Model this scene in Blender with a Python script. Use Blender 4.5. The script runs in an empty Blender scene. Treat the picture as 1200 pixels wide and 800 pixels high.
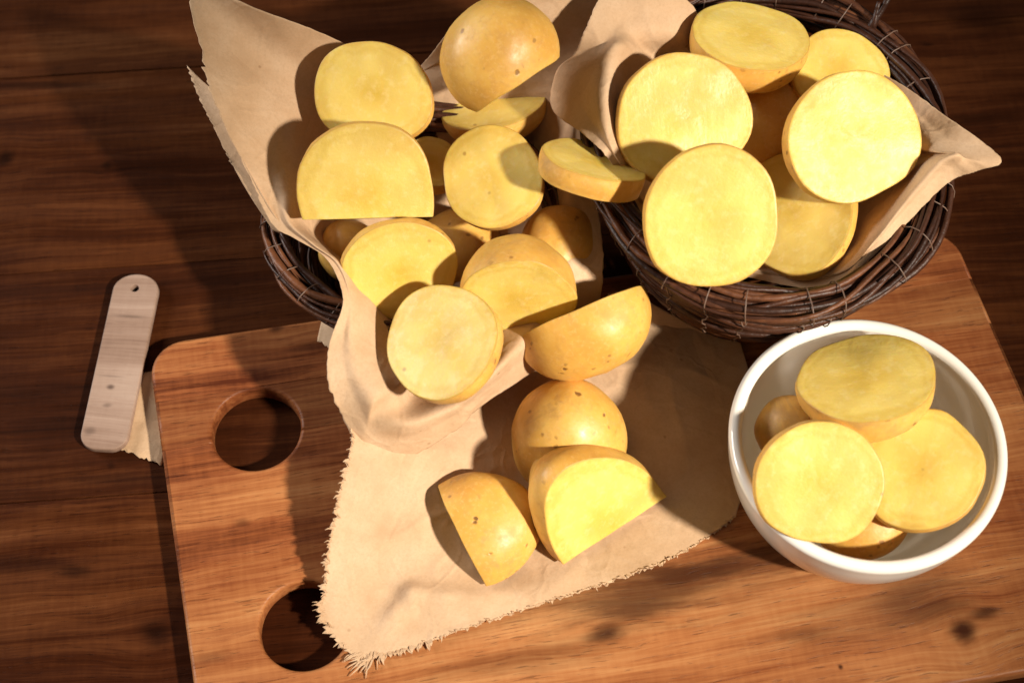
import bpy, bmesh, math, random
from mathutils import Vector, Matrix, noise
random.seed(7)
rad = math.radians
scene = bpy.context.scene
COL = scene.collection

# ------------------------------------------------------------------ camera
ELEV = rad(62.0)
FPX = 1750.0            # focal length in pixels of the 1200 px wide photograph
DIST = 0.61
BT = 0.0095              # height of the cutting board's top
F = Vector((0, math.cos(ELEV), -math.sin(ELEV)))
RX = Vector((1, 0, 0))
UP = Vector((0, math.sin(ELEV), math.cos(ELEV)))
CAM = Vector((0, 0, BT)) - F * DIST
cd = bpy.data.cameras.new('camera')
cam = bpy.data.objects.new('camera', cd)
COL.objects.link(cam)
cam.location = CAM
cam.rotation_euler = (math.pi / 2 - ELEV, 0, 0)
cd.sensor_width = 36.0
cd.lens = 36.0 * FPX / 1200.0
cd.clip_start = 0.01
cd.clip_end = 50
cd.dof.use_dof = True
cd.dof.focus_distance = 0.575
cd.dof.aperture_fstop = 9.0
scene.camera = cam

# ------------------------------------------------------------------ light
def P(u, v, z):
    """the point at height z seen at photograph pixel (u, v)"""
    d = F + RX * ((u - 600) / FPX) - UP * ((v - 400) / FPX)
    return CAM + d * ((z - CAM.z) / d.z)

w = bpy.data.worlds.new('World')
scene.world = w
w.use_nodes = True
bg = w.node_tree.nodes['Background']
bg.inputs[0].default_value = (1.0, 0.96, 0.91, 1)
bg.inputs[1].default_value = 0.085

BETA, ALPHA = rad(38), rad(41)
SUN = Vector((-math.cos(BETA) * math.cos(ALPHA), math.sin(BETA) * math.cos(ALPHA), -math.sin(ALPHA)))
def lamp(name, kind, loc, direction, energy, color, **kw):
    d = bpy.data.lights.new(name, kind)
    d.energy = energy
    d.color = color
    for k, v in kw.items():
        setattr(d, k, v)
    o = bpy.data.objects.new(name, d)
    COL.objects.link(o)
    o.location = loc
    o.rotation_euler = Vector(direction).to_track_quat('-Z', 'Y').to_euler()
    return o
AIM = P(650, 430, BT + 0.02)
key = lamp('key_lamp', 'SPOT', AIM - SUN * 2.6, SUN, 610, (1.0, 0.90, 0.755), shadow_soft_size=0.075, spot_size=2 * math.atan(0.20 / 2.6), spot_blend=1.0)
key.scale = (1.7, 1.0, 1.0)
FL = Vector((-1.28, 0.42, 0.66))
lamp('window_fill', 'AREA', FL, -FL, 21.0, (1.0, 0.95, 0.90), shape='SQUARE', size=0.6)

scene.view_settings.view_transform = 'Standard'
scene.view_settings.look = 'None'
scene.view_settings.exposure = 0.0
scene.view_settings.gamma = 1.0
scene.render.engine = 'CYCLES'
scene.cycles.use_denoising = True
scene.cycles.max_bounces = 8
scene.cycles.diffuse_bounces = 6

# ------------------------------------------------------------------ helpers
def mm_per_px(p):
    return (p - CAM).dot(F) / FPX

def link(name, mesh, mat=None, parent=None, loc=None):
    o = bpy.data.objects.new(name, mesh)
    COL.objects.link(o)
    if mat:
        mesh.materials.append(mat)
    if parent:
        o.parent = parent
    if loc is not None:
        o.location = loc
    return o

def from_bm(name, bm, mat=None, parent=None, smooth=True):
    me = bpy.data.meshes.new(name)
    bm.to_mesh(me)
    bm.free()
    if smooth:
        me.polygons.foreach_set('use_smooth', [True] * len(me.polygons))
    return link(name, me, mat, parent)

def empty(name, loc=(0, 0, 0)):
    o = bpy.data.objects.new(name, None)
    COL.objects.link(o)
    o.location = loc
    o.empty_display_size = 0.01
    return o

def tag(o, label, cat, group=None):
    o['label'] = label
    o['category'] = cat
    if group:
        o['group'] = group
    return o

def cr(p0, p1, p2, p3, t):
    return 0.5 * ((2 * p1) + (p2 - p0) * t + (2 * p0 - 5 * p1 + 4 * p2 - p3) * t * t + (3 * p1 - p0 - 3 * p2 + p3) * t ** 3)

def spline(pts, n, closed=False):
    """n samples (n+1 when open) along a Catmull-Rom curve"""
    m = len(pts)
    out = []
    segs = m if closed else m - 1
    tot = n if closed else n + 1
    for i in range(tot):
        s = i / n * segs
        k = min(int(s), segs - 1)
        t = s - k
        if closed:
            q = [pts[(k + j) % m] for j in (-1, 0, 1, 2)]
        else:
            a = pts[k - 1] if k > 0 else pts[0] * 2 - pts[1]
            b = pts[k + 2] if k + 2 < m else pts[-1] * 2 - pts[-2]
            q = [a, pts[k], pts[k + 1], b]
        out.append(cr(*q, t))
    return out

# ------------------------------------------------------------------ materials
class NT:
    def __init__(self, name):
        self.m = bpy.data.materials.new(name)
        self.m.use_nodes = True
        self.t = self.m.node_tree
        self.b = self.t.nodes['Principled BSDF']
        self.out = self.t.nodes['Material Output']
    def n(self, kind, **kw):
        x = self.t.nodes.new(kind)
        for k, v in kw.items():
            setattr(x, k, v)
        return x
    def l(self, a, b):
        self.t.links.new(a, b)
    def setin(self, sock, v):
        if hasattr(v, 'is_output') or isinstance(v, bpy.types.NodeSocket):
            self.l(v, sock)
        else:
            sock.default_value = v
    def coord(self, scale=(1, 1, 1), rnd=True, src='Object'):
        tc = self.n('ShaderNodeTexCoord')
        v = tc.outputs[src]
        if rnd:
            oi = self.n('ShaderNodeObjectInfo')
            mu = self.n('ShaderNodeMath', operation='MULTIPLY')
            self.l(oi.outputs['Random'], mu.inputs[0])
            mu.inputs[1].default_value = 7.31
            ad = self.n('ShaderNodeVectorMath', operation='ADD')
            self.l(v, ad.inputs[0])
            self.l(mu.outputs[0], ad.inputs[1])
            v = ad.outputs[0]
        if tuple(scale) != (1, 1, 1):
            v = self.vmul(v, scale)
        return v
    def vmul(self, v, s):
        x = self.n('ShaderNodeVectorMath', operation='MULTIPLY')
        self.l(v, x.inputs[0])
        x.inputs[1].default_value = s
        return x.outputs[0]
    def vop(self, op, a, b):
        x = self.n('ShaderNodeVectorMath', operation=op)
        self.setin(x.inputs[0], a)
        self.setin(x.inputs[1], b)
        return x.outputs['Value'] if op in ('LENGTH', 'DISTANCE', 'DOT_PRODUCT') else x.outputs[0]
    def noise(self, v, scale=1, detail=3, rough=0.5, out='Fac', dist=0.0):
        x = self.n('ShaderNodeTexNoise')
        self.l(v, x.inputs['Vector'])
        x.inputs['Scale'].default_value = scale
        x.inputs['Detail'].default_value = detail
        x.inputs['Roughness'].default_value = rough
        x.inputs['Distortion'].default_value = dist
        return x.outputs[out]
    def voro(self, v, scale, feature='F1', out='Distance', rand=1.0):
        x = self.n('ShaderNodeTexVoronoi', feature=feature)
        self.l(v, x.inputs['Vector'])
        x.inputs['Scale'].default_value = scale
        x.inputs['Randomness'].default_value = rand
        return x.outputs[out]
    def math(self, op, a, b=0.0, clamp=False):
        x = self.n('ShaderNodeMath', operation=op)
        x.use_clamp = clamp
        self.setin(x.inputs[0], a)
        self.setin(x.inputs[1], b)
        return x.outputs[0]
    def mr(self, v, a, b, c=0.0, d=1.0, interp='SMOOTHSTEP'):
        x = self.n('ShaderNodeMapRange', interpolation_type=interp)
        self.setin(x.inputs['Value'], v)
        for k, val in zip(('From Min', 'From Max', 'To Min', 'To Max'), (a, b, c, d)):
            x.inputs[k].default_value = val
        return x.outputs['Result']
    def mix(self, fac, a, b, mode='MIX'):
        x = self.n('ShaderNodeMix', data_type='RGBA', blend_type=mode)
        self.setin(x.inputs[0], fac)
        for s, v in ((x.inputs[6], a), (x.inputs[7], b)):
            if isinstance(v, (tuple, list)):
                s.default_value = (*v, 1) if len(v) == 3 else v
            else:
                self.l(v, s)
        return x.outputs[2]
    def ramp(self, v, stops):
        x = self.n('ShaderNodeValToRGB')
        e = x.color_ramp.elements
        while len(e) < len(stops):
            e.new(0.5)
        for el, (p, c) in zip(e, stops):
            el.position = p
            el.color = (*c, 1)
        self.l(v, x.inputs[0])
        return x.outputs[0]
    def bump(self, h, strength, dist):
        x = self.n('ShaderNodeBump')
        x.inputs['Strength'].default_value = strength
        x.inputs['Distance'].default_value = dist
        self.l(h, x.inputs['Height'])
        self.l(x.outputs[0], self.b.inputs['Normal'])
        return x
    def set(self, **kw):
        for k, v in kw.items():
            self.setin(self.b.inputs[k.replace('_', ' ')], v)

def wood(name, stops, blobs=(), rough=(0.42, 0.6), fine=0.5, spec=0.16, big=(4.5, 30), rnd=True, seedshift=0.0, pore=0.45, world=False):
    """long-grained timber, grain along local x; blobs = own dark streaks and knots (x, y, rx, ry, strength)"""
    k = NT(name)
    raw = k.n('ShaderNodeNewGeometry').outputs['Position'] if world else k.coord(rnd=False)
    base = k.coord(rnd=rnd)
    if seedshift:
        base = k.vop('ADD', base, (seedshift, seedshift * 1.7, seedshift * 0.3))
    # bend the grain round the knots, and let it wander
    wob = k.noise(k.vmul(base, (5, 9, 9)), 1, 3, 0.55, out='Color')
    wob = k.vop('MULTIPLY', k.vop('SUBTRACT', wob, (0.5, 0.5, 0.5)), (0.0, 0.016, 0.0))
    v = k.vop('ADD', base, wob)
    for (bx, by, rx, ry, st, bend) in blobs:
        if bend:
            d = k.vop('SUBTRACT', raw, (bx, by, 0))
            r = k.vop('LENGTH', k.vop('MULTIPLY', d, (1 / (rx * 3.5), 1 / (ry * 3.5), 0)), (0, 0, 0))
            f = k.mr(r, 0.0, 1.0, bend, 0.0)
            dd = k.vop('MULTIPLY', d, (0, 1, 0))
            sc = k.n('ShaderNodeVectorMath', operation='SCALE')
            k.l(dd, sc.inputs[0]); k.l(f, sc.inputs['Scale'])
            v = k.vop('SUBTRACT', v, sc.outputs[0])
    n1 = k.noise(k.vmul(v, (big[0], big[1], big[1])), 1, 4, 0.6)
    n2 = k.noise(k.vmul(v, (9, 190, 120)), 1, 4, 0.62)
    n3 = k.noise(k.vmul(v, (28, 900, 400)), 1, 3, 0.6)
    rings = k.n('ShaderNodeTexWave', wave_type='BANDS', bands_direction='Y', wave_profile='SAW')
    k.l(k.vop('MULTIPLY', v, (0.5, 1, 0.7)), rings.inputs['Vector'])
    rings.inputs['Scale'].default_value = 34
    rings.inputs['Distortion'].default_value = 3.5
    rings.inputs['Detail'].default_value = 3
    rings.inputs['Detail Scale'].default_value = 1.4
    s = k.math('ADD', k.math('MULTIPLY', n1, 1.25), k.math('MULTIPLY', n2, 0.42))
    s = k.math('ADD', s, k.math('MULTIPLY', k.math('SUBTRACT', n3, 0.5), 0.5))
    n4 = k.noise(k.vmul(v, (6, 430, 300)), 1, 3, 0.6)
    s = k.math('ADD', s, k.math('MULTIPLY', k.math('SUBTRACT', n4, 0.5), 0.32))
    fleck = k.noise(k.vmul(v, (420, 90, 90)), 1, 2, 0.6)
    s = k.math('ADD', s, k.math('ADD', k.math('MULTIPLY', fleck, 0.16), 0.03))
    zone = k.noise(k.vmul(v, (7, 30, 30)), 1, 3, 0.6)
    s = k.math('ADD', s, k.math('MULTIPLY', k.math('SUBTRACT', zone, 0.5), 0.85))
    s = k.math('ADD', s, k.math('MULTIPLY', rings.outputs['Fac'], 0.08))
    s = k.math('SUBTRACT', s, 0.54)
    col = k.ramp(s, stops)
    # cross-cut fleck of the saw / sanding and open pores
    pores = k.noise(k.vmul(v, (130, 1500, 900)), 1, 2, 0.5)
    pf = k.mr(pores, 0.60, 0.74, 0, pore)
    col = k.mix(pf, col, tuple(c * 0.35 for c in stops[0][1]))
    dn = k.noise(k.vmul(v, (26, 150, 90)), 1, 4, 0.65, out='Color')
    dn = k.vop('SUBTRACT', dn, (0.5, 0.5, 0.5))
    for (bx, by, rx, ry, st, bend) in blobs:
        d = k.vop('MULTIPLY', k.vop('SUBTRACT', raw, (bx, by, 0)), (1 / rx, 1 / ry, 0))
        d = k.vop('ADD', d, k.vop('MULTIPLY', dn, (1.5, 1.5, 0)))
        f = k.mr(k.vop('LENGTH', d, (0, 0, 0)), 0.15, 1.15, st, 0.0)
        col = k.mix(f, col, tuple(c * 0.42 for c in stops[0][1]))
    if rnd:
        oi = k.n('ShaderNodeObjectInfo')
        col = k.mix(k.mr(oi.outputs['Random'], 0, 1, 0.0, 0.6, 'LINEAR'), col, (0.030, 0.0105, 0.0048))
    k.set(Base_Color=col, Roughness=k.mr(n2, 0.3, 0.7, rough[0], rough[1]))
    k.b.inputs['Specular IOR Level'].default_value = spec
    h = k.math('ADD', k.math('MULTIPLY', n3, 0.5), k.math('MULTIPLY', pf, -1.2))
    h = k.math('ADD', h, k.math('MULTIPLY', n2, 0.6))
    k.bump(h, 0.35, 0.0006)
    return k.m

M = {}
# --- potato flesh: vertex attribute "rim" runs from the heart (0) to the peel (1)
k = NT('potato_flesh')
at = k.n('ShaderNodeAttribute', attribute_name='rim')
c0 = k.coord()
nn = k.mr(k.noise(c0, 95, 5, 0.65), 0.25, 0.75, 0, 1, 'LINEAR')
big = k.noise(c0, 42, 2, 0.5)
rimv = k.math('ADD', at.outputs['Fac'], k.math('MULTIPLY', k.math('SUBTRACT', nn, 0.5), 0.22))
col = k.ramp(rimv, [(0.0, (0.61, 0.41, 0.062)), (0.20, (0.67, 0.47, 0.090)), (0.42, (0.72, 0.535, 0.130)), (0.76, (0.74, 0.56, 0.150)), (0.85, (0.67, 0.475, 0.100)), (0.92, (0.715, 0.525, 0.125)), (1.0, (0.65, 0.42, 0.085))])
col = k.mix(k.mr(big, 0.42, 0.68, 0, 0.55), col, (0.58, 0.385, 0.080))
pale = k.noise(c0, 300, 3, 0.6)
col = k.mix(k.mr(pale, 0.48, 0.75, 0, 0.28), col, (0.78, 0.66, 0.33))
col = k.mix(k.mr(at.outputs['Fac'], 0.975, 0.995, 0, 0.75), col, (0.50, 0.27, 0.06))
sp = k.voro(c0, 75)
spn = k.noise(c0, 60, 1)
spf = k.math('MULTIPLY', k.mr(sp, 0.03, 0.09, 1, 0), k.mr(spn, 0.60, 0.66, 0, 0.6))
col = k.mix(spf, col, (0.30, 0.15, 0.03))
k.set(Base_Color=col, Roughness=k.mr(nn, 0.3, 0.7, 0.40, 0.62))
k.b.inputs['Subsurface Weight'].default_value = 0.55
k.b.inputs['Subsurface Radius'].default_value = (1.0, 0.62, 0.18)
k.b.inputs['Subsurface Scale'].default_value = 0.0035
k.b.inputs['Specular IOR Level'].default_value = 0.28
cell = k.noise(c0, 900, 2, 0.6)
scr = k.noise(k.vmul(c0, (60, 700, 300)), 1, 3, 0.6)
k.bump(k.math('ADD', k.math('MULTIPLY', nn, 1.2), k.math('ADD', k.math('MULTIPLY', cell, 0.35), k.math('MULTIPLY', scr, 0.35))), 0.35, 0.0006)
k.b.inputs['Coat Weight'].default_value = 0.12
k.b.inputs['Coat Roughness'].default_value = 0.3
M['flesh'] = k.m
# --- potato skin
k = NT('potato_skin')
c0 = k.coord()
n1 = k.noise(c0, 45, 4, 0.6)
n2 = k.noise(c0, 260, 4, 0.65)
col = k.ramp(n1, [(0.28, (0.55, 0.275, 0.048)), (0.5, (0.66, 0.365, 0.072)), (0.72, (0.72, 0.445, 0.115))])
col = k.mix(k.mr(n2, 0.48, 0.75, 0, 0.45), col, (0.50, 0.26, 0.07))
v1 = k.voro(k.vop('ADD', c0, k.vop('MULTIPLY', k.noise(c0, 200, 2, out='Color'), (0.004, 0.004, 0.004))), 210)
m1 = k.noise(c0, 70, 2)
s1 = k.math('MULTIPLY', k.mr(v1, 0.10, 0.24, 1, 0), k.mr(m1, 0.50, 0.62, 0, 0.72))
v2 = k.voro(k.vop('ADD', c0, k.vop('MULTIPLY', k.noise(c0, 150, 3, out='Color'), (0.006, 0.006, 0.006))), 110)
m2 = k.noise(c0, 38, 1)
s2 = k.math('MULTIPLY', k.mr(v2, 0.05, 0.14, 1, 0), k.mr(m2, 0.46, 0.55, 0, 0.85))
net = k.mr(k.noise(c0, 620, 3, 0.7), 0.50, 0.70, 0, 0.38)
col = k.mix(net, col, (0.72, 0.47, 0.18))
sc1 = k.mr(k.noise(c0, 33, 5, 0.7, dist=1.2), 0.55, 0.70, 0, 0.55)
col = k.mix(sc1, col, (0.42, 0.23, 0.08))
col = k.mix(s1, col, (0.22, 0.095, 0.022))
col = k.mix(s2, col, (0.13, 0.05, 0.014))
k.set(Base_Color=col, Roughness=k.mr(n2, 0.3, 0.7, 0.38, 0.58))
k.b.inputs['Subsurface Weight'].default_value = 0.25
k.b.inputs['Subsurface Radius'].default_value = (1.0, 0.5, 0.12)
k.b.inputs['Subsurface Scale'].default_value = 0.003
k.b.inputs['Specular IOR Level'].default_value = 0.5
k.bump(k.math('ADD', k.math('SUBTRACT', k.math('MULTIPLY', n2, 0.5), k.math('MULTIPLY', s2, 1.4)), k.math('MULTIPLY', n1, 1.0)), 0.4, 0.0007)
M['skin'] = k.m
# --- kraft paper
k = NT('kraft_paper')
c0 = k.coord()
n1 = k.noise(c0, 55, 4, 0.6)
n2 = k.noise(c0, 900, 3, 0.7)
fib = k.noise(k.vmul(c0, (500, 2600, 2600)), 1, 2, 0.6)
n3 = k.noise(c0, 14, 3, 0.6)
col = k.ramp(n1, [(0.25, (0.51, 0.325, 0.185)), (0.5, (0.59, 0.395, 0.24)), (0.78, (0.65, 0.46, 0.30))])
col = k.mix(k.mr(n2, 0.4, 0.75, 0, 0.35), col, (0.45, 0.285, 0.16))
col = k.mix(k.mr(fib, 0.58, 0.75, 0, 0.30), col, (0.68, 0.50, 0.34))
col = k.mix(k.mr(n3, 0.55, 0.75, 0, 0.25), col, (0.50, 0.31, 0.165))
pv = k.voro(c0, 120)
pm = k.noise(c0, 23, 1)
col = k.mix(k.math('MULTIPLY', k.mr(pv, 0.05, 0.12, 1, 0), k.mr(pm, 0.56, 0.62, 0, 0.5)), col, (0.25, 0.12, 0.05))
k.set(Base_Color=col)
k.b.inputs['Roughness'].default_value = 0.72
k.b.inputs['Specular IOR Level'].default_value = 0.25
cr0 = k.voro(k.vop('ADD', c0, k.vop('MULTIPLY', k.noise(c0, 40, 3, out='Color'), (0.016, 0.016, 0.016))), 26, 'DISTANCE_TO_EDGE')
cr1 = k.voro(k.vop('ADD', c0, k.vop('MULTIPLY', k.noise(c0, 60, 3, out='Color'), (0.012, 0.012, 0.012))), 42, 'DISTANCE_TO_EDGE')
hh = k.math('ADD', k.math('MULTIPLY', n2, 0.10), k.math('MULTIPLY', k.mr(cr1, 0.0, 0.06, 0.22, 0, 'LINEAR'), 1.0))
hh = k.math('ADD', hh, k.math('MULTIPLY', k.noise(c0, 160, 3, 0.6), 0.55))
hh = k.math('ADD', hh, k.math('MULTIPLY', cr0, 5.5))
bmp = k.bump(hh, 0.8, 0.0007)
tr = k.n('ShaderNodeBsdfTranslucent')
k.l(col, tr.inputs['Color'])
k.l(bmp.outputs[0], tr.inputs['Normal'])
ms = k.n('ShaderNodeMixShader')
ms.inputs[0].default_value = 0.085
k.l(k.b.outputs[0], ms.inputs[1])
k.l(tr.outputs[0], ms.inputs[2])
k.l(ms.outputs[0], k.out.inputs['Surface'])
M['paper'] = k.m
# --- glazed white ceramic
k = NT('white_ceramic')
c0 = k.coord()
n1 = k.noise(c0, 30, 3)
k.set(Base_Color=k.mix(n1, (0.81, 0.775, 0.70), (0.85, 0.82, 0.755)))  # cream tint paints warm light bounced off the potatoes into the white glaze
k.b.inputs['Roughness'].default_value = 0.16
k.b.inputs['Coat Weight'].default_value = 0.35
k.b.inputs['Coat Roughness'].default_value = 0.06
k.bump(k.noise(c0, 60, 2), 0.06, 0.001)
M['ceramic'] = k.m
# --- twigs and wire
k = NT('twig_bark')
c0 = k.coord(rnd=True)
oi = k.n('ShaderNodeObjectInfo')
n1 = k.noise(c0, 260, 4, 0.65)
n2 = k.noise(c0, 60, 2)
col = k.ramp(k.math('ADD', k.math('MULTIPLY', n1, 0.55), k.math('MULTIPLY', oi.outputs['Random'], 0.45)), [(0.2, (0.018, 0.006, 0.003)), (0.5, (0.052, 0.0175, 0.008)), (0.85, (0.18, 0.066, 0.026))])
k.set(Base_Color=col)
k.b.inputs['Roughness'].default_value = 0.46
k.b.inputs['Specular IOR Level'].default_value = 0.32
k.bump(n1, 0.6, 0.0008)
M['twig'] = k.m
k = NT('binding_wire')
c0 = k.coord()
k.set(Base_Color=k.mix(k.noise(c0, 300, 3), (0.07, 0.035, 0.022), (0.22, 0.14, 0.10)))
k.b.inputs['Roughness'].default_value = 0.45
M['wire'] = k.m

# ------------------------------------------------------------------ table of planks
tb = empty('table', (0, 0, 0))
tag(tb, 'dark brown plank table top under the cutting board and baskets', 'table')
TS = [((0.0, (0.012, 0.0026, 0.0009)), (0.35, (0.041, 0.0100, 0.0028)), (0.62, (0.090, 0.0265, 0.0075)), (1.0, (0.19, 0.070, 0.024)))]
def tk(u, v, rx, ry, st, bend=0.0):
    p = P(u, v, 0)
    return (p.x, p.y, rx, ry, st, bend)
TK = [tk(186, 742, .0085, .0065, .8, .4), tk(88, 668, .009, .004, .6, .3), tk(125, 193, .0035, .0028, .8, .3), tk(6, 186, .005, .006, .85, .4), tk(130, 545, .0022, .0018, .6),
      tk(1152, 22, .020, .012, .6, .35), tk(1086, 52, .004, .0014, .7), tk(1150, 138, .022, .004, .55), tk(60, 100, .035, .003, .6), tk(30, 660, .03, .004, .4), tk(140, 560, .03, .003, .35)]
M['table'] = wood('table_wood', TS[0], TK, world=True, rough=(0.36, 0.55), spec=0.05, big=(3.0, 22))
tang = math.atan2((P(0, 322, 0) - P(1121, 248, 0)).y, (P(0, 322, 0) - P(1121, 248, 0)).x)
tang = math.atan2(math.sin(tang + math.pi), math.cos(tang + math.pi))
tdir = Vector((math.cos(tang), math.sin(tang), 0))
tper = Vector((-tdir.y, tdir.x, 0))
s1 = P(0, 322, 0).dot(tper)
s2 = P(0, 590, 0).dot(tper)
PW = s1 - s2
def plank(name, length, y0, y1, z0, z1, mat, parent, bev=0.0008):
    bm = bmesh.new()
    bmesh.ops.create_cube(bm, size=1.0)
    for v in bm.verts:
        v.co = Vector((v.co.x * length, (v.co.y) * (y1 - y0), v.co.z * (z1 - z0)))
    bmesh.ops.bevel(bm, geom=bm.edges[:], offset=bev, segments=2, affect='EDGES')
    o = from_bm(name, bm, mat, parent, smooth=False)
    return o
for i in range(-5, 7):
    y0 = s2 + i * PW
    o = plank('plank', 2.4, y0 + 0.00005, y0 + PW - 0.00005, -0.03, 0.0, M['table'], tb, .0003)
    o.rotation_euler = (0, 0, tang)
    o.location = tper * (y0 + PW / 2) + tdir * random.uniform(-0.3, 0.3) + Vector((0, 0, -0.015 - random.uniform(0, 0.0003)))

# ------------------------------------------------------------------ cutting board
A = P(172, 404, BT)
B = P(1113, 264, BT)
bx = (B - A).normalized()
by = Vector((bx.y, -bx.x, 0))                     # towards the viewer
def bl(u, v):
    d = P(u, v, BT) - A
    return d.dot(bx), d.dot(by)
BW = (B - A).length
BH = bl(1180, 791)[1]
board = empty('cutting_board', A + (bx * BW + by * BH) / 2 - Vector((0, 0, BT)))
board.rotation_euler = (0, 0, math.atan2(bx.y, bx.x))
tag(board, 'brown acacia cutting board with two finger holes beneath the baskets and bowl', 'cutting board')
cu = bpy.data.curves.new('board_outline', 'CURVE')
cu.dimensions = '2D'
cu.fill_mode = 'BOTH'
BEV = 0.0016
cu.extrude = BT / 2 - BEV
cu.bevel_depth = BEV
cu.bevel_resolution = 2
cu.offset = -BEV
def poly(pts):
    s = cu.splines.new('POLY')
    s.points.add(len(pts) - 1)
    for p, q in zip(s.points, pts):
        p.co = (q[0], q[1], 0, 1)
    s.use_cyclic_u = True
def rrect(w_, h_, r):
    out = []
    for (cx, cy, a0) in ((w_ / 2 - r, h_ / 2 - r, 0), (-w_ / 2 + r, h_ / 2 - r, 90), (-w_ / 2 + r, -h_ / 2 + r, 180), (w_ / 2 - r, -h_ / 2 + r, 270)):
        for j in range(11):
            a = rad(a0 + 9 * j)
            out.append((cx + r * math.cos(a), cy + r * math.sin(a)))
    return out
def tl(u, v):           # photo pixel -> board-local (x, y up)
    x, y = bl(u, v)
    return x - BW / 2, BH / 2 - y
poly([(x + .062 * (BH / 2 - y), y) for x, y in rrect(BW, BH, 0.015)])     # the board is cut slightly out of square
for (hu, hv, hr) in ((300, 502, 0.0176), (357, 732, 0.0170)):
    hx, hy = tl(hu, hv)
    poly([(hx + hr * math.cos(rad(6 * j)), hy + hr * math.sin(rad(6 * j))) for j in range(60)])
tmp = bpy.data.objects.new('board_outline', cu)
COL.objects.link(tmp)
bpy.context.view_layer.update()
me = bpy.data.meshes.new_from_object(tmp.evaluated_get(bpy.context.evaluated_depsgraph_get()))
bpy.data.objects.remove(tmp)
def slope_y(u, v):
    return tl(u, v)[1]
seams = [slope_y(1140, 325.5), slope_y(1168, 377)]
BS1 = ((0.0, (0.075, 0.020, 0.007)), (0.34, (0.20, 0.066, 0.021)), (0.62, (0.33, 0.140, 0.050)), (1.0, (0.52, 0.28, 0.12)))
BS2 = ((0.0, (0.040, 0.011, 0.005)), (0.4, (0.095, 0.032, 0.012)), (0.7, (0.16, 0.060, 0.023)), (1.0, (0.27, 0.12, 0.05)))
BS3 = ((0.0, (0.075, 0.017, 0.006)), (0.24, (0.225, 0.066, 0.021)), (0.50, (0.365, 0.138, 0.047)), (1.0, (0.58, 0.30, 0.12)))
def blob(u, v, rx, ry, st, bend=0.0):
    x, y = tl(u, v)
    return (x, y, rx, ry, st, bend)
streaks = [blob(815, 668, 0.050, 0.0095, 0.8), blob(708, 742, 0.010, 0.005, 0.85, 0.35), blob(740, 712, 0.036, 0.008, 0.65), blob(930, 648, 0.040, 0.008, 0.5), blob(790, 690, 0.07, 0.016, 0.5), blob(1010, 725, 0.055, 0.014, 0.32), blob(1085, 690, 0.028, 0.012, 0.4), blob(620, 770, 0.05, 0.007, 0.4),
           blob(1130, 740, 0.0065, 0.0062, 0.95, 0.55), blob(1152, 718, 0.008, 0.003, 0.8), blob(1080, 712, 0.022, 0.010, 0.35),
           blob(940, 742, 0.014, 0.0035, 0.35), blob(985, 781, 0.0012, 0.0012, 0.9)]
streaks2 = [blob(285, 612, 0.004, 0.0022, 0.5), blob(262, 530, 0.006, 0.002, 0.45), blob(245, 770, 0.012, 0.004, 0.35)]
WM = [wood('board_wood_top', BS3, [blob(324, 384, 0.0042, 0.0035, 0.75, 0.3), blob(370, 405, 0.012, 0.003, 0.5)], rough=(0.36, 0.52), rnd=False, seedshift=2.16),
      wood('board_wood_dark', tuple((q, tuple(x * .8 for x in c)) for q, c in BS3), [], rough=(0.36, 0.52), rnd=False, seedshift=2.16),
      wood('board_wood_red', BS3, streaks + streaks2, rough=(0.34, 0.50), rnd=False, seedshift=2.16)]
lims = [BH] + seams + [-BH]
for i in range(3):
    bm = bmesh.new()
    bm.from_mesh(me)
    bmesh.ops.remove_doubles(bm, verts=bm.verts, dist=1e-6)
    for (yy, no, sgn) in ((lims[i], 1, -1), (lims[i + 1], -1, 1)):
        if abs(yy) < BH * 0.9:
            r = bmesh.ops.bisect_plane(bm, geom=bm.verts[:] + bm.edges[:] + bm.faces[:], dist=1e-7, plane_co=(0, yy + sgn * 0.00008, 0), plane_no=(0, no, 0), clear_outer=True)
            ed = [e for e in r['geom_cut'] if isinstance(e, bmesh.types.BMEdge)]
            bmesh.ops.holes_fill(bm, edges=ed)
    st = from_bm('stave', bm, WM[i], board, smooth=False)
    st.location = (0, 0, BT / 2 - (0.0, 0.00012, 0.00005, 0.0)[i])

# ------------------------------------------------------------------ potato pieces
def ring_cap(bm, lay, pts, att, no, flip=False, seed=0.0, lift=0.00025):
    """a cut face: concentric rings from the peel to the heart"""
    c = sum(pts, Vector()) / len(pts)
    scs = [1.0, 0.988, 0.965, 0.93, 0.85, 0.74, 0.6, 0.45, 0.3, 0.15]
    prev = None
    for s in scs:
        row = []
        for p, a in zip(pts, att):
            q = c + (p - c) * s
            if s < 1:
                q = q + no * (lift + 0.0006 * noise.noise(Vector((q.x * 70 + seed, q.y * 70, q.z * 70))) * (1 - s) ** 0.5 + 0.00004 * noise.noise(Vector((q.x * 500 + seed, q.y * 500, q.z * 500))))
            v = bm.verts.new(q)
            v[lay] = a * s
            row.append(v)
        if prev:
            n = len(row)
            for i in range(n):
                f = (prev[i], prev[(i + 1) % n], row[(i + 1) % n], row[i])
                bm.faces.new(f[::-1] if flip else f)
        prev = row
    cv = bm.verts.new(c + no * lift)
    cv[lay] = 0.0
    n = len(prev)
    for i in range(n):
        f = (prev[i], prev[(i + 1) % n], cv)
        bm.faces.new(f[::-1] if flip else f)

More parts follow.
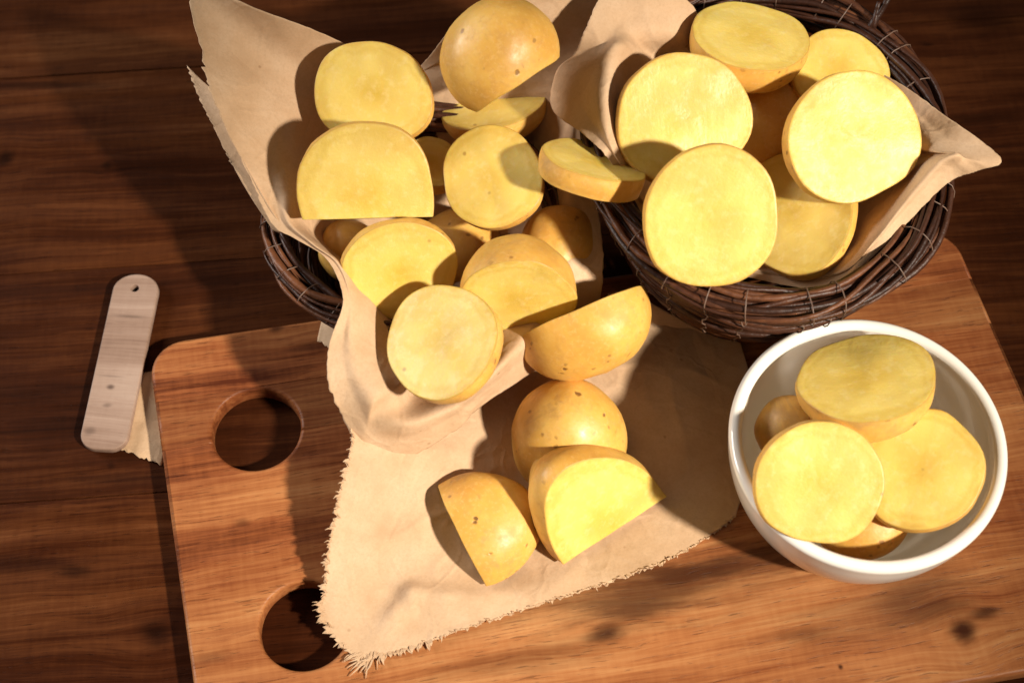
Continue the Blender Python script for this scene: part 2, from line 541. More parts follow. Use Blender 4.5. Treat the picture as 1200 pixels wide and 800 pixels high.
def piece(name, label, group, u, v, z, ra, rb, phi, tilt, depth, kind='dome', cuts=(), seed=0, n=None, taper=0.12, cat='potato piece', bulge=0.06, axis=None, over=0):
    rnd = random.Random(seed * 131 + 5)
    c = P(u, v, z)
    V = (CAM - c).normalized()
    Rv = (RX - V * RX.dot(V)).normalized()
    Uv = V.cross(Rv)
    if n is None:
        T, ph = rad(tilt), rad(phi)
        L = Rv * math.cos(ph) + Uv * math.sin(ph)
        nn_ = V * math.cos(T) + L * math.sin(T)
        e2 = L * math.cos(T) - V * math.sin(T)
    else:
        nn_ = Vector(n).normalized()
        e2 = (Uv - nn_ * Uv.dot(nn_)).normalized()
        if axis:
            aa = rad(axis)
            e2 = (Matrix.Rotation(aa, 3, nn_) @ e2)
    e1 = e2.cross(nn_)
    Mx = Matrix((e1, e2, nn_)).transposed()
    px = mm_per_px(c)
    ra, rb, dp = ra * px, rb * px, depth * px
    NA, ND = 56, 16
    ph = [rnd.uniform(0, 6.28) for _ in range(8)]
    am = [rnd.uniform(0.5, 1) * q for q in (0.0, 0.0, 0.022, 0.020, 0.014, 0.010, 0.007, 0.006)]
    so = rnd.uniform(0, 50)
    def outl(a):
        return 1 + sum(am[i] * math.cos(i * a + ph[i]) for i in range(2, 8))
    rows = []
    for j in range(ND + 1):
        s = j / ND
        if kind == 'dome':
            a0 = rad(over)
            a = -a0 + s * (math.pi / 2 + a0)
            zz = -dp * (math.sin(a) + math.sin(a0)) / (1 + math.sin(a0))
            rr = max(math.cos(a), 0.0) ** 0.92 / math.cos(a0) ** 0.92 * (1 + bulge * math.sin(2 * max(a, 0)))
        else:
            zz = -dp * s
            rr = (1 + bulge * math.sin(math.pi * min(1, s * 1.1))) * (1 - taper * s)
        row = []
        if kind == 'dome' and j == ND:
            rows.append([Vector((0, 0, -dp))])
            break
        for i in range(NA):
            a = 2 * math.pi * i / NA
            o_ = outl(a)
            p = Vector((ra * math.cos(a) * o_ * rr, rb * math.sin(a) * o_ * rr, zz))
            lump = noise.noise(p * 55 + Vector((so, 0, 0))) * 0.0011 + noise.noise(p * 140 + Vector((so, 9, 0))) * 0.00035
            q = Vector((p.x, p.y, p.z * 0.8))
            if q.length > 1e-6:
                p = p + q.normalized() * lump * (1 if j > 0 else 0.6)
            if j == 0:
                p.z = 0.0006 * noise.noise(Vector((math.cos(a) * 1.6, math.sin(a) * 1.6, so)))
            row.append(p)
        rows.append(row)
    bs = bmesh.new()
    vr = [[bs.verts.new(p) for p in row] for row in rows]
    for j in range(len(vr) - 1):
        A_, B_ = vr[j], vr[j + 1]
        for i in range(NA):
            i2 = (i + 1) % NA
            if len(B_) == 1:
                bs.faces.new((A_[i2], A_[i], B_[0]))
            else:
                bs.faces.new((A_[i2], A_[i], B_[i], B_[i2]))
    bf = bmesh.new()
    lay = bf.verts.layers.float.new('rim')
    ring_cap(bf, lay, rows[0], [1.0] * NA, Vector((0, 0, 1)), seed=so)
    if kind == 'slice':
        ring_cap(bf, lay, rows[-1], [1.0] * NA, Vector((0, 0, -1)), flip=True, seed=so + 3)
    Mi = Mx.inverted()
    for cut in cuts:
        if cut[0] == 'img':             # ('img', u, v, dx, dy): plane through that spot on the face plane, seen edge-on
            cu_, cv_, dx, dy = cut[1:5]
            back = cut[5] if len(cut) > 5 else 0.0
            d = F + RX * ((cu_ - 600) / FPX) - UP * ((cv_ - 400) / FPX)
            t = (c - CAM).dot(nn_) / d.dot(nn_)
            pc = CAM + d * t
            pn = (Rv * dx + Uv * dy - V * back).normalized()
        else:                            # ('z', height, nx, ny, nz)
            pc = Vector((c.x, c.y, cut[1]))
            pn = Vector(cut[2:5]).normalized()
        lc = Mi @ (pc - c)
        ln = (Mi @ pn).normalized()
        pts = []
        for b_, wgt in ((bs, 1.0), (bf, 0.6)):
            r = bmesh.ops.bisect_plane(b_, geom=b_.verts[:] + b_.edges[:] + b_.faces[:], dist=1e-7, plane_co=lc, plane_no=ln, clear_outer=True)
            for g in r['geom_cut']:
                if isinstance(g, bmesh.types.BMVert):
                    pts.append((g.co.copy(), wgt))
        if len(pts) > 4:
            cc = sum((p for p, _ in pts), Vector()) / len(pts)
            ax = (pts[0][0] - cc).normalized()
            ay = ln.cross(ax)
            pts.sort(key=lambda q: math.atan2((q[0] - cc).dot(ay), (q[0] - cc).dot(ax)))
            cl = [pts[0]]
            for q in pts[1:]:
                if (q[0] - cl[-1][0]).length > 2e-4:
                    cl.append(q)
            ring_cap(bf, lay, [q[0] for q in cl], [q[1] for q in cl], ln, seed=so + 7)
    root = empty(name, c)
    root.rotation_euler = Mx.to_euler()
    tag(root, label, cat, group)
    from_bm('skin', bs, M['skin'], root)
    from_bm('cut_face', bf, M['flesh'], root)
    return root

GL = 'cut potatoes in the left basket'
GR = 'cut potatoes in the right basket'
GB = 'cut potatoes in the white bowl'
GP = 'cut potatoes on the torn paper'
S, H, W_ = 'potato_slice', 'potato_half', 'potato_wedge'
# left basket
piece(S, 'round yellow potato slice at the back left, leaning on the tall brown paper', GL, 436, 110, .088, 61, 74, 165, 20, 42, 'dome', seed=1)
piece(W_, 'half-round potato slice with a straight lower edge, at the left of the left basket', GL, 430, 228, .082, 82, 86, -80, 12, 40, 'dome', [('img', 430, 255, 0.02, -1)], seed=2)
piece(H, 'shaded potato half with its cut face tipped back, right of the half-round slice', GL, 576, 207, .074, 60, 66, 132, 26, 48, 'dome', seed=3)
piece(H, 'large potato half lying skin up, topmost at the back of the left basket', GL, 606, 99, .097, 58, 54, -57, 91, 104, 'dome', seed=4, bulge=.03, over=36)
piece(H, 'potato half lying under the big skin-up half', GL, 578, 124, .056, 63, 52, 102, 60, 42, 'dome', seed=5)
piece(H, 'small shaded potato end squeezed between the round slices at the back', GL, 506, 190, .056, 34, 36, 80, 35, 40, 'dome', seed=6)
piece(H, 'potato skin showing in the gap under the half-round slice', GL, 410, 295, .045, 36, 36, -90, 170, 45, 'dome', seed=7)
piece(H, 'bright potato half facing the viewer beside the left paper edge', GL, 469, 318, .066, 69, 62, -82, 24, 45, 'dome', seed=8)
piece(H, 'potato half with a shadow line across its cut face, middle of the left basket', GL, 607, 352, .067, 67, 69, -91, 48, 80, 'dome', seed=9)
piece(H, 'front potato half of the left basket, its shaded cut face tipped back', GL, 516, 399, .072, 70, 80, 142, 39, 48, 'dome', seed=10)
piece(H, 'dark potato in deep shadow between the two baskets', GL, 655, 292, .046, 46, 50, -90, 172, 50, 'dome', seed=11)
piece(W_, 'potato half lying on its round skin, straight cut edge up, between both baskets', GL, 681, 367, .054, 80, 68, 113, 95, 76, 'dome', seed=12, bulge=.03, over=8)
piece(H, 'shaded orange potato skin behind the two front halves of the left basket', GL, 540, 290, .030, 50, 45, -90, 175, 45, 'dome', seed=13)
# on the torn paper
piece(H, 'whole-skinned potato half lying cut side down on the torn paper', GP, 668, 528, BT + .003, 66, 66, 0, 0, 112, 'dome', n=(0.05, -0.05, -1), seed=14, bulge=.10)
piece(W_, 'potato wedge on the torn paper with its bright cut face turned to the bowl', GP, 717, 614, BT + .007, 73, 128, -43, 51, 64, 'slice', [('z', BT + .0035, 0.05, -0.12, -1)], seed=15, taper=.22, bulge=.12)
piece(W_, 'potato wedge at the front of the torn paper, skin up with a sharp lower point', GP, 544, 630, BT + .005, 69, 42, 206, 95, 92, 'dome', [('z', BT + .004, 0, 0, -1)], seed=16, bulge=.04)
# right basket
piece(S, 'large round potato slice leaning back at the left of the right basket', GR, 802, 141, .094, 79, 80, 8, 14, 44, 'slice', seed=17)
piece(S, 'large front potato slice of the right basket, standing over the wicker rim', GR, 834, 255, .100, 85, 79, -25, 10, 40, 'slice', seed=18)
piece(H, 'potato half with its pale cut face up at the back of the right basket', GR, 880, 42, .094, 70, 68, 77, 56, 62, 'dome', seed=19)
piece(S, 'shaded potato slice at the far back by the wicker', GR, 985, 86, .080, 57, 58, 60, 30, 36, 'slice', seed=20)
piece(H, 'potato half facing the viewer beside the right paper corner', GR, 1001, 161, .097, 77, 82, 12, 22, 68, 'dome', seed=21)
piece(S, 'potato slice half covered by its neighbours at the front right of the right basket', GR, 930, 248, .070, 70, 80, 128, 30, 36, 'slice', seed=22)
piece(S, 'thin potato slice lying on edge across the gap between the baskets', GR, 696, 188, .088, 62, 62, 74, 71, 25, 'slice', seed=23, bulge=.02, taper=.03)
piece(H, 'orange potato skin in shade deep between the slices of the right basket', GR, 902, 150, .062, 46, 58, -90, 172, 45, 'dome', seed=24)
# bowl
piece(H, 'potato half lying cut face up on top of the bowl pile', GB, 1016, 442, .070, 81, 79, 92, 50, 62, 'dome', seed=25)
piece(S, 'potato slice leaning at the left of the white bowl', GB, 961, 566, .067, 74, 74, -35, 12, 42, 'slice', seed=26)
piece(S, 'potato slice leaning at the right of the white bowl', GB, 1081, 551, .061, 67, 74, 60, 9, 40, 'slice', seed=27)
piece(H, 'small piece of potato skin behind the left slice in the bowl', GB, 925, 505, .040, 40, 40, -90, 170, 40, 'dome', seed=28)
piece(H, 'potato piece at the bottom of the bowl below the slices', GB, 1008, 606, .034, 58, 52, -90, 165, 40, 'dome', seed=29)

# ------------------------------------------------------------------ bowl
def lathe(prof, n=120):
    bm = bmesh.new()
    rings = []
    for (r, z) in prof:
        if r < 1e-6:
            rings.append([bm.verts.new((0, 0, z))])
        else:
            rings.append([bm.verts.new((r * math.cos(2 * math.pi * i / n), r * math.sin(2 * math.pi * i / n), z)) for i in range(n)])
    for a, b in zip(rings, rings[1:]):
        for i in range(n):
            j = (i + 1) % n
            if len(a) == 1 and len(b) == 1:
                continue
            if len(a) == 1:
                bm.faces.new((a[0], b[j], b[i]))
            elif len(b) == 1:
                bm.faces.new((a[i], a[j], b[0]))
            else:
                bm.faces.new((a[i], a[j], b[j], b[i]))
    bmesh.ops.recalc_face_normals(bm, faces=bm.faces[:])
    return bm
RZ = 0.047
rim_c = P(1018, 514, BT + RZ)
rpx = mm_per_px(rim_c)
RR = 163 * rpx
prof = [(0, .0012), (.55, .0012), (.60, 0), (.66, 0.0), (.71, .0015), (.78, .006), (.86, .014), (.93, .024), (.975, .034), (.995, .042)]
prof = [(a * RR, b) for a, b in prof]
th = 15.5 * rpx
for j in range(9):
    a = math.pi * j / 8
    prof.append((RR - th / 2 + th / 2 * math.cos(a), RZ - .0025 + .0025 * math.sin(a)))
prof += [((.905) * RR, .040), ((.88) * RR, .032), ((.82) * RR, .022), ((.73) * RR, .0125), ((.60) * RR, .0065), ((.4) * RR, .0042), (0, .0038)]
pv = [Vector((a, 0, b)) for a, b in prof]
pv = spline(pv, 110)
bo = from_bm('bowl', lathe([(max(p.x, 0), p.z) for p in pv]), M['ceramic'])
bo.location = (rim_c.x, rim_c.y, BT)
tag(bo, 'round white glazed ceramic bowl holding cut potato pieces on the board', 'bowl')

# ------------------------------------------------------------------ wicker baskets
def tube(bm, pts, rads, sides=7, closed=False):
    n = len(pts)
    rings = []
    for i, p in enumerate(pts):
        a = pts[(i - 1) % n] if closed or i > 0 else p
        b = pts[(i + 1) % n] if closed or i < n - 1 else p
        t = (b - a).normalized()
        s = t.cross(Vector((0, 0, 1)))
        if s.length < 1e-3:
            s = t.cross(Vector((1, 0, 0)))
        s.normalize()
        q = s.cross(t)
        rings.append([bm.verts.new(p + (s * math.cos(2 * math.pi * k / sides) + q * math.sin(2 * math.pi * k / sides)) * rads[i]) for k in range(sides)])
    m = n if closed else n - 1
    for i in range(m):
        A_, B_ = rings[i], rings[(i + 1) % n]
        for k in range(sides):
            bm.faces.new((A_[k], A_[(k + 1) % sides], B_[(k + 1) % sides], B_[k]))
    if not closed:
        bm.faces.new(rings[0][::-1])
        bm.faces.new(rings[-1])

def basket(label, cu_, cv_, zr, a_px, b_px, foot, seed, nrim=20, rim_r=.0062):
    rnd = random.Random(seed)
    c = P(cu_, cv_, zr)
    px = mm_per_px(c)
    ra, rb = a_px * px, b_px * px / math.sin(ELEV + rad((cv_ - 400) / FPX * 57.3))
    root = empty('wicker_basket', (c.x, c.y, BT))
    tag(root, label, 'basket', 'dark wicker baskets')
    h = zr - BT
    def wall(t):
        return foot + (1 - foot) * math.sin(t * math.pi / 2) ** 0.85, h * t ** 1.1
    def twig(frac_r, zz, r0, wob, arc0, arclen, helix=None):
        n = 96
        pts, rs = [], []
        o1, o2 = rnd.uniform(0, 60), rnd.uniform(0, 60)
        for i in range(n + 1):
            a = arc0 + arclen * i / n
            dr = noise.noise(Vector((a * 2.2, o1, 0))) * wob
            dz = noise.noise(Vector((a * 2.2, o2, 5))) * wob
            if helix:
                R_, k_, ph_ = helix
                dr += R_ * math.cos(k_ * a + ph_) * 1.0
                dz += R_ * 0.85 * math.sin(k_ * a + ph_)
            pts.append(Vector(((ra * frac_r + dr) * math.cos(a), (rb * frac_r + dr) * math.sin(a), zz + dz)))
            e = i / n
            rs.append(r0 * (1 - 0.35 * e) * (1 + .22 * noise.noise(Vector((a * 6, o2, 2)))) * min(1, 0.4 + 12 * min(e, 1 - e)))
        bm = bmesh.new()
        tube(bm, pts, rs)
        from_bm('twig', bm, M['twig'], root)
    rows = 19
    for i in range(rows):
        t = (i + .5) / rows
        fr, zz = wall(t)
        for q in range(2):
            twig(fr + rnd.uniform(-.006, .006), max(.0022, zz + rnd.uniform(-.0008, .0008)), rnd.uniform(.0010, .0018), .0020, rnd.uniform(0, 6.28), rnd.uniform(5.0, 6.2))
    for i in range(nrim):
        kk = rnd.choice((1, 1, 2, 2))
        R_ = rim_r * (0.35 if i % 3 == 0 else rnd.uniform(.75, 1.05))
        twig(1.0, h - .001, rnd.uniform(.0009, .0017), .0026, rnd.uniform(0, 6.28), rnd.uniform(5.6, 6.5), (R_, kk, 6.283 * i / nrim + rnd.uniform(-.3, .3)))
    # base disc of coiled twigs
    for i in range(7):
        twig(foot * (i + .7) / 7.3, .0025, .0026, .0006, rnd.uniform(0, 6.28), 6.2)
    # binding wire round the rim bundle, and stakes of wire down the wall
    nt = 26
    for i in range(nt):
        a = 6.283 * i / nt + rnd.uniform(-.09, .09)
        er = Vector((math.cos(a), math.sin(a), 0))
        et = Vector((-math.sin(a), math.cos(a), 0))
        pc = Vector((ra * math.cos(a), rb * math.sin(a), h - .001))
        bm = bmesh.new()
        rr = rim_r * 1.04 + .0004
        sk = rnd.uniform(-.3, .3)
        pts = [pc + (er * math.cos(x) + Vector((0, 0, 1)) * math.sin(x) * .9) * rr * (1 + rnd.uniform(-.06, .06)) + et * sk * rr * math.sin(x) for x in [6.283 * j / 16 for j in range(16)]]
        tube(bm, pts, [.00024] * 16, 5, True)
        from_bm('wire_tie', bm, M['wire'], root)
        pts = []
        for j in range(26):
            t = 1 - j / 25 * 0.96
            fr, zz = wall(t)
            out = .0026 * (1 if j % 2 else -.2)
            pts.append(Vector((ra * fr * math.cos(a), rb * fr * math.sin(a), max(zz, .001))) + er * (.0019 + out * .2) + et * .001 * math.sin(j * 1.3))
        bm = bmesh.new()
        tube(bm, pts, [.0003] * len(pts), 5)
        from_bm('wire_stake', bm, M['wire'], root)
    return root, c, ra, rb
bk1, c1, ra1, rb1 = basket('dark wicker basket on the left, lined with a large sheet of brown paper', 487, 255, .050, 166, 124, .62, 11, rim_r=.0048)
bk2, c2, ra2, rb2 = basket('dark wicker basket on the right, its twig rim bare at the front', 899, 162, .078, 197, 184, .62, 23, nrim=26, rim_r=.0066)
# upright twig end tied at the far right of the right rim
for (uu, vv, z0, uu2, vv2, z1, r) in ((1016, 40, .078, 1042, -4, .092, .0019), (1022, 36, .08, 1030, 2, .09, .0014), (1012, 48, .074, 1034, 12, .086, .0012)):
    a, b = P(uu, vv, z0), P(uu2, vv2, z1)
    bm = bmesh.new()
    pts = [a.lerp(b, t / 6) + Vector((0, 0, .001 * math.sin(t))) for t in range(7)]
    off = Vector((c2.x, c2.y, BT))
    tube(bm, [p - off for p in pts], [r * (1 - .06 * i) for i in range(7)])
    from_bm('twig_end', bm, M['twig'], bk2)

# ------------------------------------------------------------------ papers
def crumple(p, amp, seed):
    q = p * 26 + Vector((seed, 0, 0))
    d = noise.noise(q) * 0.8
    r = 1 - abs(noise.noise(p * 34 + Vector((seed + 9, 3, 0)))) * 2
    r2 = 1 - abs(noise.noise(p * 75 + Vector((seed + 2, 8, 0)))) * 2
    return amp * (d + 0.5 * r ** 3 + 0.22 * r2 ** 3)

def sheet_mesh(name, grid, closed_u, mat, parent=None, thick=0.0002):
    """grid[i][j] of points; i runs round (closed or not), j outwards"""
    bm = bmesh.new()
    vs = [[bm.verts.new(p) for p in row] for row in grid]
    n = len(vs)
    for i in range(n if closed_u else n - 1):
        a, b = vs[i], vs[(i + 1) % n]
        for j in range(len(a) - 1):
            try:
                bm.faces.new((a[j], b[j], b[j + 1], a[j + 1]))
            except ValueError:
                pass
    o = from_bm(name, bm, mat, parent)
    sm = o.modifiers.new('thickness', 'SOLIDIFY')
    sm.thickness = thick
    sm.offset = 0
    return o

def liner(name, center, spokes, nu, nv, amp, seed, torn=()):
    """spokes: (edge, shoulder[, wall]) each (u, v, z); the sheet lines the basket from its middle to the edge"""
    C0 = P(*center)
    ctl = []
    for s in spokes:
        e = P(*s[0]); sh = P(*s[1])
        wl = P(*s[2]) if len(s) > 2 else C0.lerp(sh, 0.72) - Vector((0, 0, .012))
        wl.z = max(wl.z, BT + .006)
        ctl.append([C0.copy(), C0.lerp(wl, 0.55) - Vector((0, 0, .002)), wl, sh, sh.lerp(e, .5), e])
    m = len(ctl[0])
    around = [spline([ctl[i][j] for i in range(len(ctl))], nu, True) for j in range(m)]
    grid = []
    for i in range(nu):
        col = spline([around[j][i] for j in range(m)], nv)
        sidx = i / nu * len(spokes)
        tj = 0.0004
        for (a, b, t) in torn:
            if a <= sidx <= b:
                tj = t
        d = (col[-1] - col[-2]).normalized()
        jag = noise.noise(Vector((i * .55, seed, 0))) + .6 * noise.noise(Vector((i * 1.7, seed, 4)))
        col[-1] = col[-1] + d * tj * jag
        col[-2] = col[-2] + d * tj * jag * .6
        out = []
        for j, p in enumerate(col):
            f = min(1, j / nv * 1.6)
            out.append(p + Vector((.25, -.5, .8)) * crumple(p, amp, seed) * f)
        grid.append(out)
    return sheet_mesh(name, grid, True, M['paper'])

ZL = .068   # paper just over the left rim
LS = [
    ((318, 262, .068), (345, 262, .070)),
    ((293, 208, .078), (345, 235, .070)),
    ((254, 128, .092), (346, 190, .068)),
    ((237, 70, .100), (354, 150, .068)),
    ((228, -10, .108), (372, 122, .067)),
    ((312, 15, .102), (396, 102, .067)),
    ((394, 47, .086), (430, 92, .066)),
    ((445, 78, .068), (455, 92, .064)),
    ((482, 84, .058), (482, 95, .056)),
    ((500, 70, .066), (512, 84, .062)),
    ((540, 24, .088), (560, 80, .066)),
    ((612, -8, .102), (600, 84, .066)),
    ((712, -40, .104), (645, 100, .064)),
    ((702, 60, .078), (668, 130, .062)),
    ((690, 150, .064), (662, 168, .059)),
    ((700, 240, .059), (664, 240, .058), (640, 245, .045)),
    ((706, 318, .050), (662, 305, .056), (638, 300, .045)),
    ((690, 392, .030), (645, 355, .054), (625, 340, .045)),
    ((630, 432, .034), (618, 396, .055), (602, 376, .051)),
    ((560, 478, .036), (574, 438, .054), (575, 405, .048)),
    ((535, 502, .033), (535, 468, .046)),
    ((474, 538, .026), (480, 490, .046)),
    ((424, 541, .026), (445, 480, .048), (480, 440, .050)),
    ((411, 508, .036), (438, 465, .055), (475, 428, .052)),
    ((385, 452, .054), (422, 428, .059), (458, 402, .053)),
    ((386, 402, .062), (416, 390, .062), (448, 368, .053)),
    ((402, 352, .070), (414, 350, .066), (436, 340, .055)),
    ((384, 305, .070), (402, 312, .068)),
    ((346, 280, .069), (375, 290, .070)),
]
pl = liner('paper_liner', (505, 285, BT + .010), LS, 420, 60, .0015, 3.0, torn=((2, 4, .003), (0.5, 2, .0012), (19, 24, .0012)))
tag(pl, 'large brown kraft paper sheet lining the left basket with a tall back corner', 'paper')
# the sheet's folded-back outer margin along its left edge
fe = []
for i in range(61):
    t = i / 60
    outer = spline([P(219, 77, .088), P(232, 112, .086), P(246, 140, .082), P(268, 185, .076), P(292, 228, .070), P(320, 270, .064)], 60)[i]
    inner = spline([P(256, 110, .0915), P(266, 140, .0885), P(284, 185, .082), P(304, 222, .076), P(322, 252, .071), P(336, 272, .068)], 60)[i]
    jag = (noise.noise(Vector((i * .9, 4, 1))) * .0012) if i < 40 else 0
    fe.append([outer.lerp(inner, q / 8) + Vector((jag * (1 - q / 8), 0, -.0012 * math.sin(q / 8 * math.pi))) for q in range(9)])
fo = sheet_mesh('folded_edge', fe, False, M['paper'], pl)

RS = [
    ((647, 128, .068), (712, 112, .096), (765, 140, .066)),
    ((652, 84, .078), (718, 78, .098), (770, 130, .066)),
    ((674, 62, .090), (728, 58, .101), (775, 110, .066)),
    ((686, 34, .100), (738, 52, .098), (780, 100, .066)),
    ((709, -8, .106), (748, 48, .092), (790, 92, .062)),
    ((760, -24, .106), (775, 44, .090), (800, 85, .062)),
    ((812, 8, .092), (800, 50, .085), (820, 90, .06)),
    ((835, 62, .070), (830, 70, .068)),
    ((900, 60, .062), (900, 70, .060)),
    ((970, 66, .062), (965, 76, .060)),
    ((1042, 91, .080), (1030, 105, .074)),
    ((1104, 133, .090), (1060, 140, .080)),
    ((1173, 185, .098), (1092, 176, .092), (1035, 175, .062)),
    ((1146, 200, .094), (1114, 179, .098), (1040, 190, .062)),
    ((1112, 214, .088), (1096, 190, .096), (1035, 205, .062)),
    ((1062, 262, .080), (1068, 222, .088), (1020, 225, .06)),
    ((1002, 318, .074), (1030, 268, .080), (1000, 250, .058)),
    ((968, 338, .066), (985, 312, .070), (965, 270, .056)),
    ((900, 330, .055), (900, 315, .055)),
    ((800, 300, .055), (810, 290, .055)),
    ((740, 240, .066), (756, 232, .068)),
    ((714, 188, .088), (728, 184, .087), (775, 185, .066)),
    ((686, 160, .086), (716, 150, .092), (768, 160, .066)),
]
pr = liner('paper_liner', (896, 225, BT + .012), RS, 400, 56, .0013, 8.0)
tag(pr, 'brown kraft paper lining the right basket, its pointed corner over the right rim', 'paper')

# --- torn sheet under the loose wedges
def coons(left, bottom, right, top, nu, nv):
    L_, Rr = spline(left, nv), spline(right, nv)
    Bt, Tp = spline(bottom, nu), spline(top, nu)
    g = []
    for i in range(nu + 1):
        s = i / nu
        col = []
        for j in range(nv + 1):
            t = j / nv          # 0 top, 1 bottom
            a = L_[j] * (1 - s) + Rr[j] * s
            b = Tp[i] * (1 - t) + Bt[i] * t
            c = (Tp[0] * (1 - t) + Bt[0] * t) * (1 - s) + (Tp[-1] * (1 - t) + Bt[-1] * t) * s
            col.append(a + b - c)
        g.append(col)
    return g
e0 = BT + .0008
left = [P(*q) for q in ((410, 486, BT + .030), (411, 520, BT + .028), (398, 575, BT + .025), (385, 640, BT + .016), (379, 690, BT + .007), (378, 725, BT + .003), (414, 768, e0))]
bottom = [P(*q) for q in ((414, 768, e0), (470, 762, e0), (540, 738, e0 + .001), (640, 706, e0 + .0006), (740, 674, e0 + .0012), (805, 645, e0), (862, 606, e0))]
right = [P(*q) for q in ((868, 402, e0 + .001), (880, 450, e0 + .001), (882, 530, e0), (862, 606, e0))]
top = [P(*q) for q in ((410, 486, BT + .030), (520, 452, BT + .016), (640, 400, BT + .006), (740, 375, BT + .003), (830, 388, BT + .001), (868, 402, e0 + .001))]
NU, NV = 150, 110
g = coons(left, bottom, right, top, NU, NV)
def pix(p):
    d = p - CAM
    q = d.dot(F)
    return 600 + d.dot(RX) / q * FPX, 400 - d.dot(UP) / q * FPX
def ridge(p, a, b, wdt, hgt):
    a, b = Vector(a), Vector(b)
    ab = b - a
    t = max(0, min(1, (p - a).dot(ab) / ab.length_squared))
    d = (p - (a + ab * t)).length
    return hgt * math.exp(-(d / wdt) ** 2) * (1 - .5 * abs(2 * t - 1))
rA, rB, rC, rD = [Vector(P(*q, BT).xy) for q in ((440, 748), (486, 700), (560, 708), (650, 690))]
for i in range(NU + 1):
    for j in range(NV + 1):
        p = g[i][j]
        em = min(1, 4 * min(i / NU, 1 - i / NU, 1 - j / NV) + .15)
        p2 = Vector(p.xy)
        dz = crumple(p, .0016, 21.0) * em
        dz += ridge(p2, rA, rB, .0045, .0050) * em + ridge(p2, rB, rC, .0045, .0052) * em + ridge(p2, rC, rD, .006, .0036) * em
        p.z = max(BT + .0005, p.z + dz)
# frayed margins: jagged last rows
for i in range(NU + 1):
    jag = .0016 * noise.noise(Vector((i * 1.3, 2, 0))) + .0006 * noise.noise(Vector((i * 3.1, 2, 7)))
    g[i][NV].y += jag
for j in range(NV + 1):
    jag = .0016 * noise.noise(Vector((j * 1.3, 5, 0))) + .0006 * noise.noise(Vector((j * 3.1, 6, 7)))
    g[0][j].x += jag
ps = sheet_mesh('torn_paper', g, False, M['paper'])
tag(ps, 'torn brown paper with frayed edges lying on the board under the loose potato wedges', 'paper')
bm = bmesh.new()
rnd = random.Random(5)
def blade(p, d, ln, wd):
    side = d.cross(Vector((0, 0, 1))).normalized() * wd
    up = Vector((0, 0, .0004))
    mid = p + d * ln * .55 + Vector((rnd.uniform(-1, 1), rnd.uniform(-1, 1), 0)) * ln * .10
    tip = p + d * ln
    for q in (mid, tip):
        q.z = max(BT + .0005, q.z + rnd.uniform(-.0002, .0006))
    a = [bm.verts.new(x) for x in (p - side, p + side, mid + side * .6 + up, mid - side * .6 + up, tip)]
    b = [bm.verts.new(x - up) for x in (p - side, p + side, mid + side * .6 + up, mid - side * .6 + up, tip)]
    for f in ((0, 1, 2, 3), (3, 2, 4)):
        bm.faces.new([a[q] for q in f])
        bm.faces.new([b[q] for q in f[::-1]])
    for x, y in ((0, 3), (3, 4), (4, 2), (2, 1)):
        bm.faces.new((a[y], a[x], b[x], b[y]))
def fringe(path, outward, lenf, step=.0007):
    for i in range(len(path) - 1):
        a, b = path[i], path[i + 1]
        m = max(1, int((b - a).length / step))
        for q in range(m):
            t = (q + rnd.random()) / m
            s = (i + t) / (len(path) - 1)
            L = lenf(s)
            cl = .5 + .5 * noise.noise(Vector((s * 46, outward.x * 7, 3))) * 1.5
            ln = L * max(.18, cl) * rnd.uniform(.55, 1.15)
            d = (outward + Vector((rnd.uniform(-.4, .4), rnd.uniform(-.4, .4), 0))).normalized()
            p = a.lerp(b, t) - outward * .0008
            blade(p, d, ln * (1 if rnd.random() < .6 else .7), rnd.choice((.0003, .0005, .0009, .0013)))
lp = [g[0][j] for j in range(NV + 1)]
bp = [g[i][NV] for i in range(NU + 1)]
fringe(lp, Vector((-1, -.25, 0)).normalized(), lambda s: .0034 + .0044 * max(0, s - .3) / .7)
fringe(bp, Vector((.15, -1, 0)).normalized(), lambda s: .0085 * max(0, 1 - s * 3.0) + .0034 - .0012 * s)
tc = P(424, 770, BT + .001)
for q in range(26):
    a = rad(rnd.uniform(195, 262))
    blade(tc + Vector((rnd.uniform(-.001, .005), rnd.uniform(-.001, .003), 0)), Vector((math.cos(a), math.sin(a), 0)), rnd.uniform(.003, .0095), rnd.uniform(.0003, .0006))
fr = from_bm('frayed_fibre', bm, M['paper'], ps, smooth=False)
fr['kind'] = 'stuff'

# --- scrap of paper showing beside the wooden tag, from under the board
def scrap(name, label, quad, n=24, amp=.0008, seed=1.0, jag=.0012):
    a, b, c, d = [P(*q) for q in quad]
    gg = []
    for i in range(n + 1):
        s = i / n
        row = []
        for j in range(n + 1):
            t = j / n
            p = (a * (1 - s) + b * s) * (1 - t) + (d * (1 - s) + c * s) * t
            p.z += abs(crumple(p, amp, seed)) + .0002
            if j == n:
                p.y += jag * noise.noise(Vector((i * 1.9, seed, 0))) - jag * .3
            row.append(p)
        gg.append(row)
    o = sheet_mesh(name, gg, False, M['paper'])
    tag(o, label, 'paper')
    return o
scrap('paper_scrap', 'small torn scrap of brown paper between the wooden stick and the board', ((150, 440, .0006), (215, 430, .0006), (190, 545, .0006), (128, 520, .0006)), seed=4.4)
scrap('paper_scrap', 'tiny crumpled paper corner under the left basket wall', ((378, 372, BT + .001), (402, 380, BT + .005), (394, 412, BT + .004), (372, 398, BT + .001)), n=12, seed=6.2, jag=.0016, amp=.0016)
scrap('paper_scrap', 'shadowed paper corner under the front of the right basket', ((712, 345, BT + .012), (735, 340, BT + .012), (830, 392, BT + .001), (722, 372, BT + .003)), n=14, seed=7.7, jag=.0006)


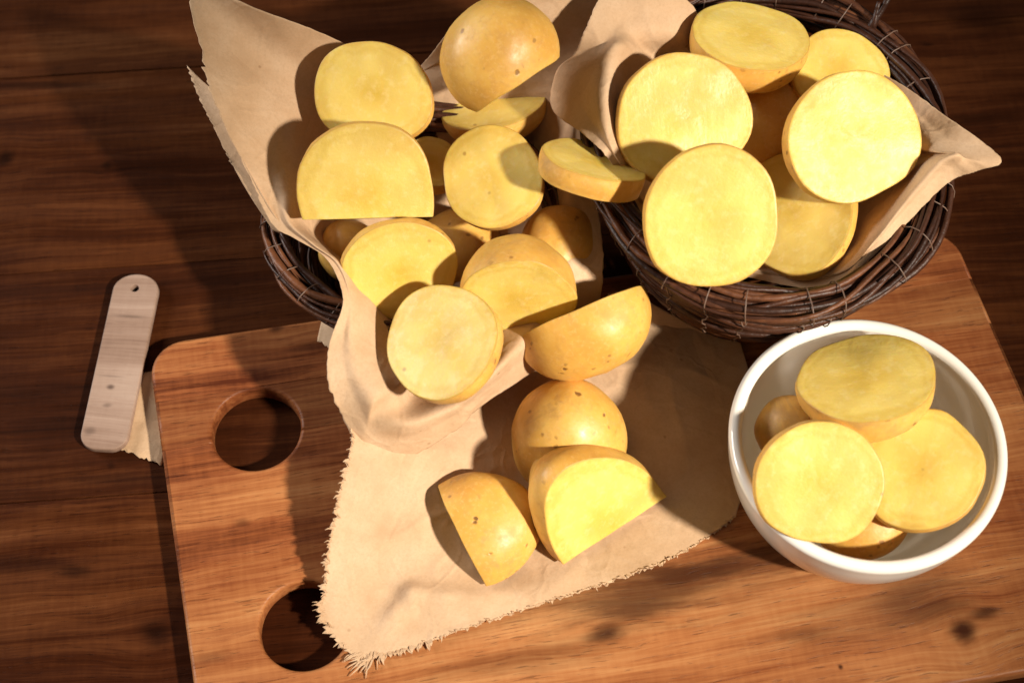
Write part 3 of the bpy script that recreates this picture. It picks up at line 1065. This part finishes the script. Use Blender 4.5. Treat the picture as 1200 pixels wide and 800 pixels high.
# ------------------------------------------------------------------ pale wooden tag
tp = empty('wooden_stick', P(142, 424, 0))
tag(tp, 'flat pale weathered wooden stick with rounded ends and a small hole, left of the board', 'wooden stick')
a, b = P(163, 322, .004), P(119, 527, .004)
ax = (b - a)
ln = ax.length
ax.normalize()
WS = ((0.0, (0.15, 0.085, 0.062)), (0.30, (0.26, 0.165, 0.12)), (0.65, (0.345, 0.235, 0.18)), (1.0, (0.42, 0.305, 0.24)))
# grain runs across the tag, so its local x is the tag's width
hw = 26.5 * mm_per_px(a)
cu = bpy.data.curves.new('tag_outline', 'CURVE')
cu.dimensions = '2D'; cu.fill_mode = 'BOTH'; cu.extrude = .0011; cu.bevel_depth = .0006; cu.bevel_resolution = 2; cu.offset = -.0006
ol = [(hw * math.cos(rad(x)), ln / 2 - hw * .82 + hw * .82 * math.sin(rad(x))) for x in range(0, 181, 9)]
rr = .0068
for (cx, a0) in ((-hw + rr, 180), (hw - rr, 270)):
    ol += [(cx + rr * math.cos(rad(a0 + x)), -ln / 2 + rr + rr * math.sin(rad(a0 + x))) for x in range(0, 91, 10)]
poly(ol)
poly([(-.0004 + .0016 * math.cos(rad(x)), ln / 2 - .0068 + .0016 * math.sin(rad(x))) for x in range(0, 360, 20)])
tmp = bpy.data.objects.new('tag_outline', cu)
COL.objects.link(tmp)
bpy.context.view_layer.update()
me = bpy.data.meshes.new_from_object(tmp.evaluated_get(bpy.context.evaluated_depsgraph_get()))
bpy.data.objects.remove(tmp)
M['tagwood'] = wood('tag_wood', WS, [(-.0015, -.013, .0022, .0016, .8, .4), (-.001, -.021, .0026, .0014, .45, .3), (0, .020, .009, .0009, .5, 0), (-.003, -.008, .008, .0007, .35, 0), (-.006, -.033, .003, .003, .5, 0)], rough=(.5, .7), rnd=False, spec=.25, pore=.12)
bd = link('stick_body', me, M['tagwood'], tp)
tp.rotation_euler = (0, 0, math.atan2(-ax.y, -ax.x) - math.pi / 2)
mid = (a + b) / 2
tp.location = (mid.x, mid.y, 0)
bd.location = (0, 0, .0030)
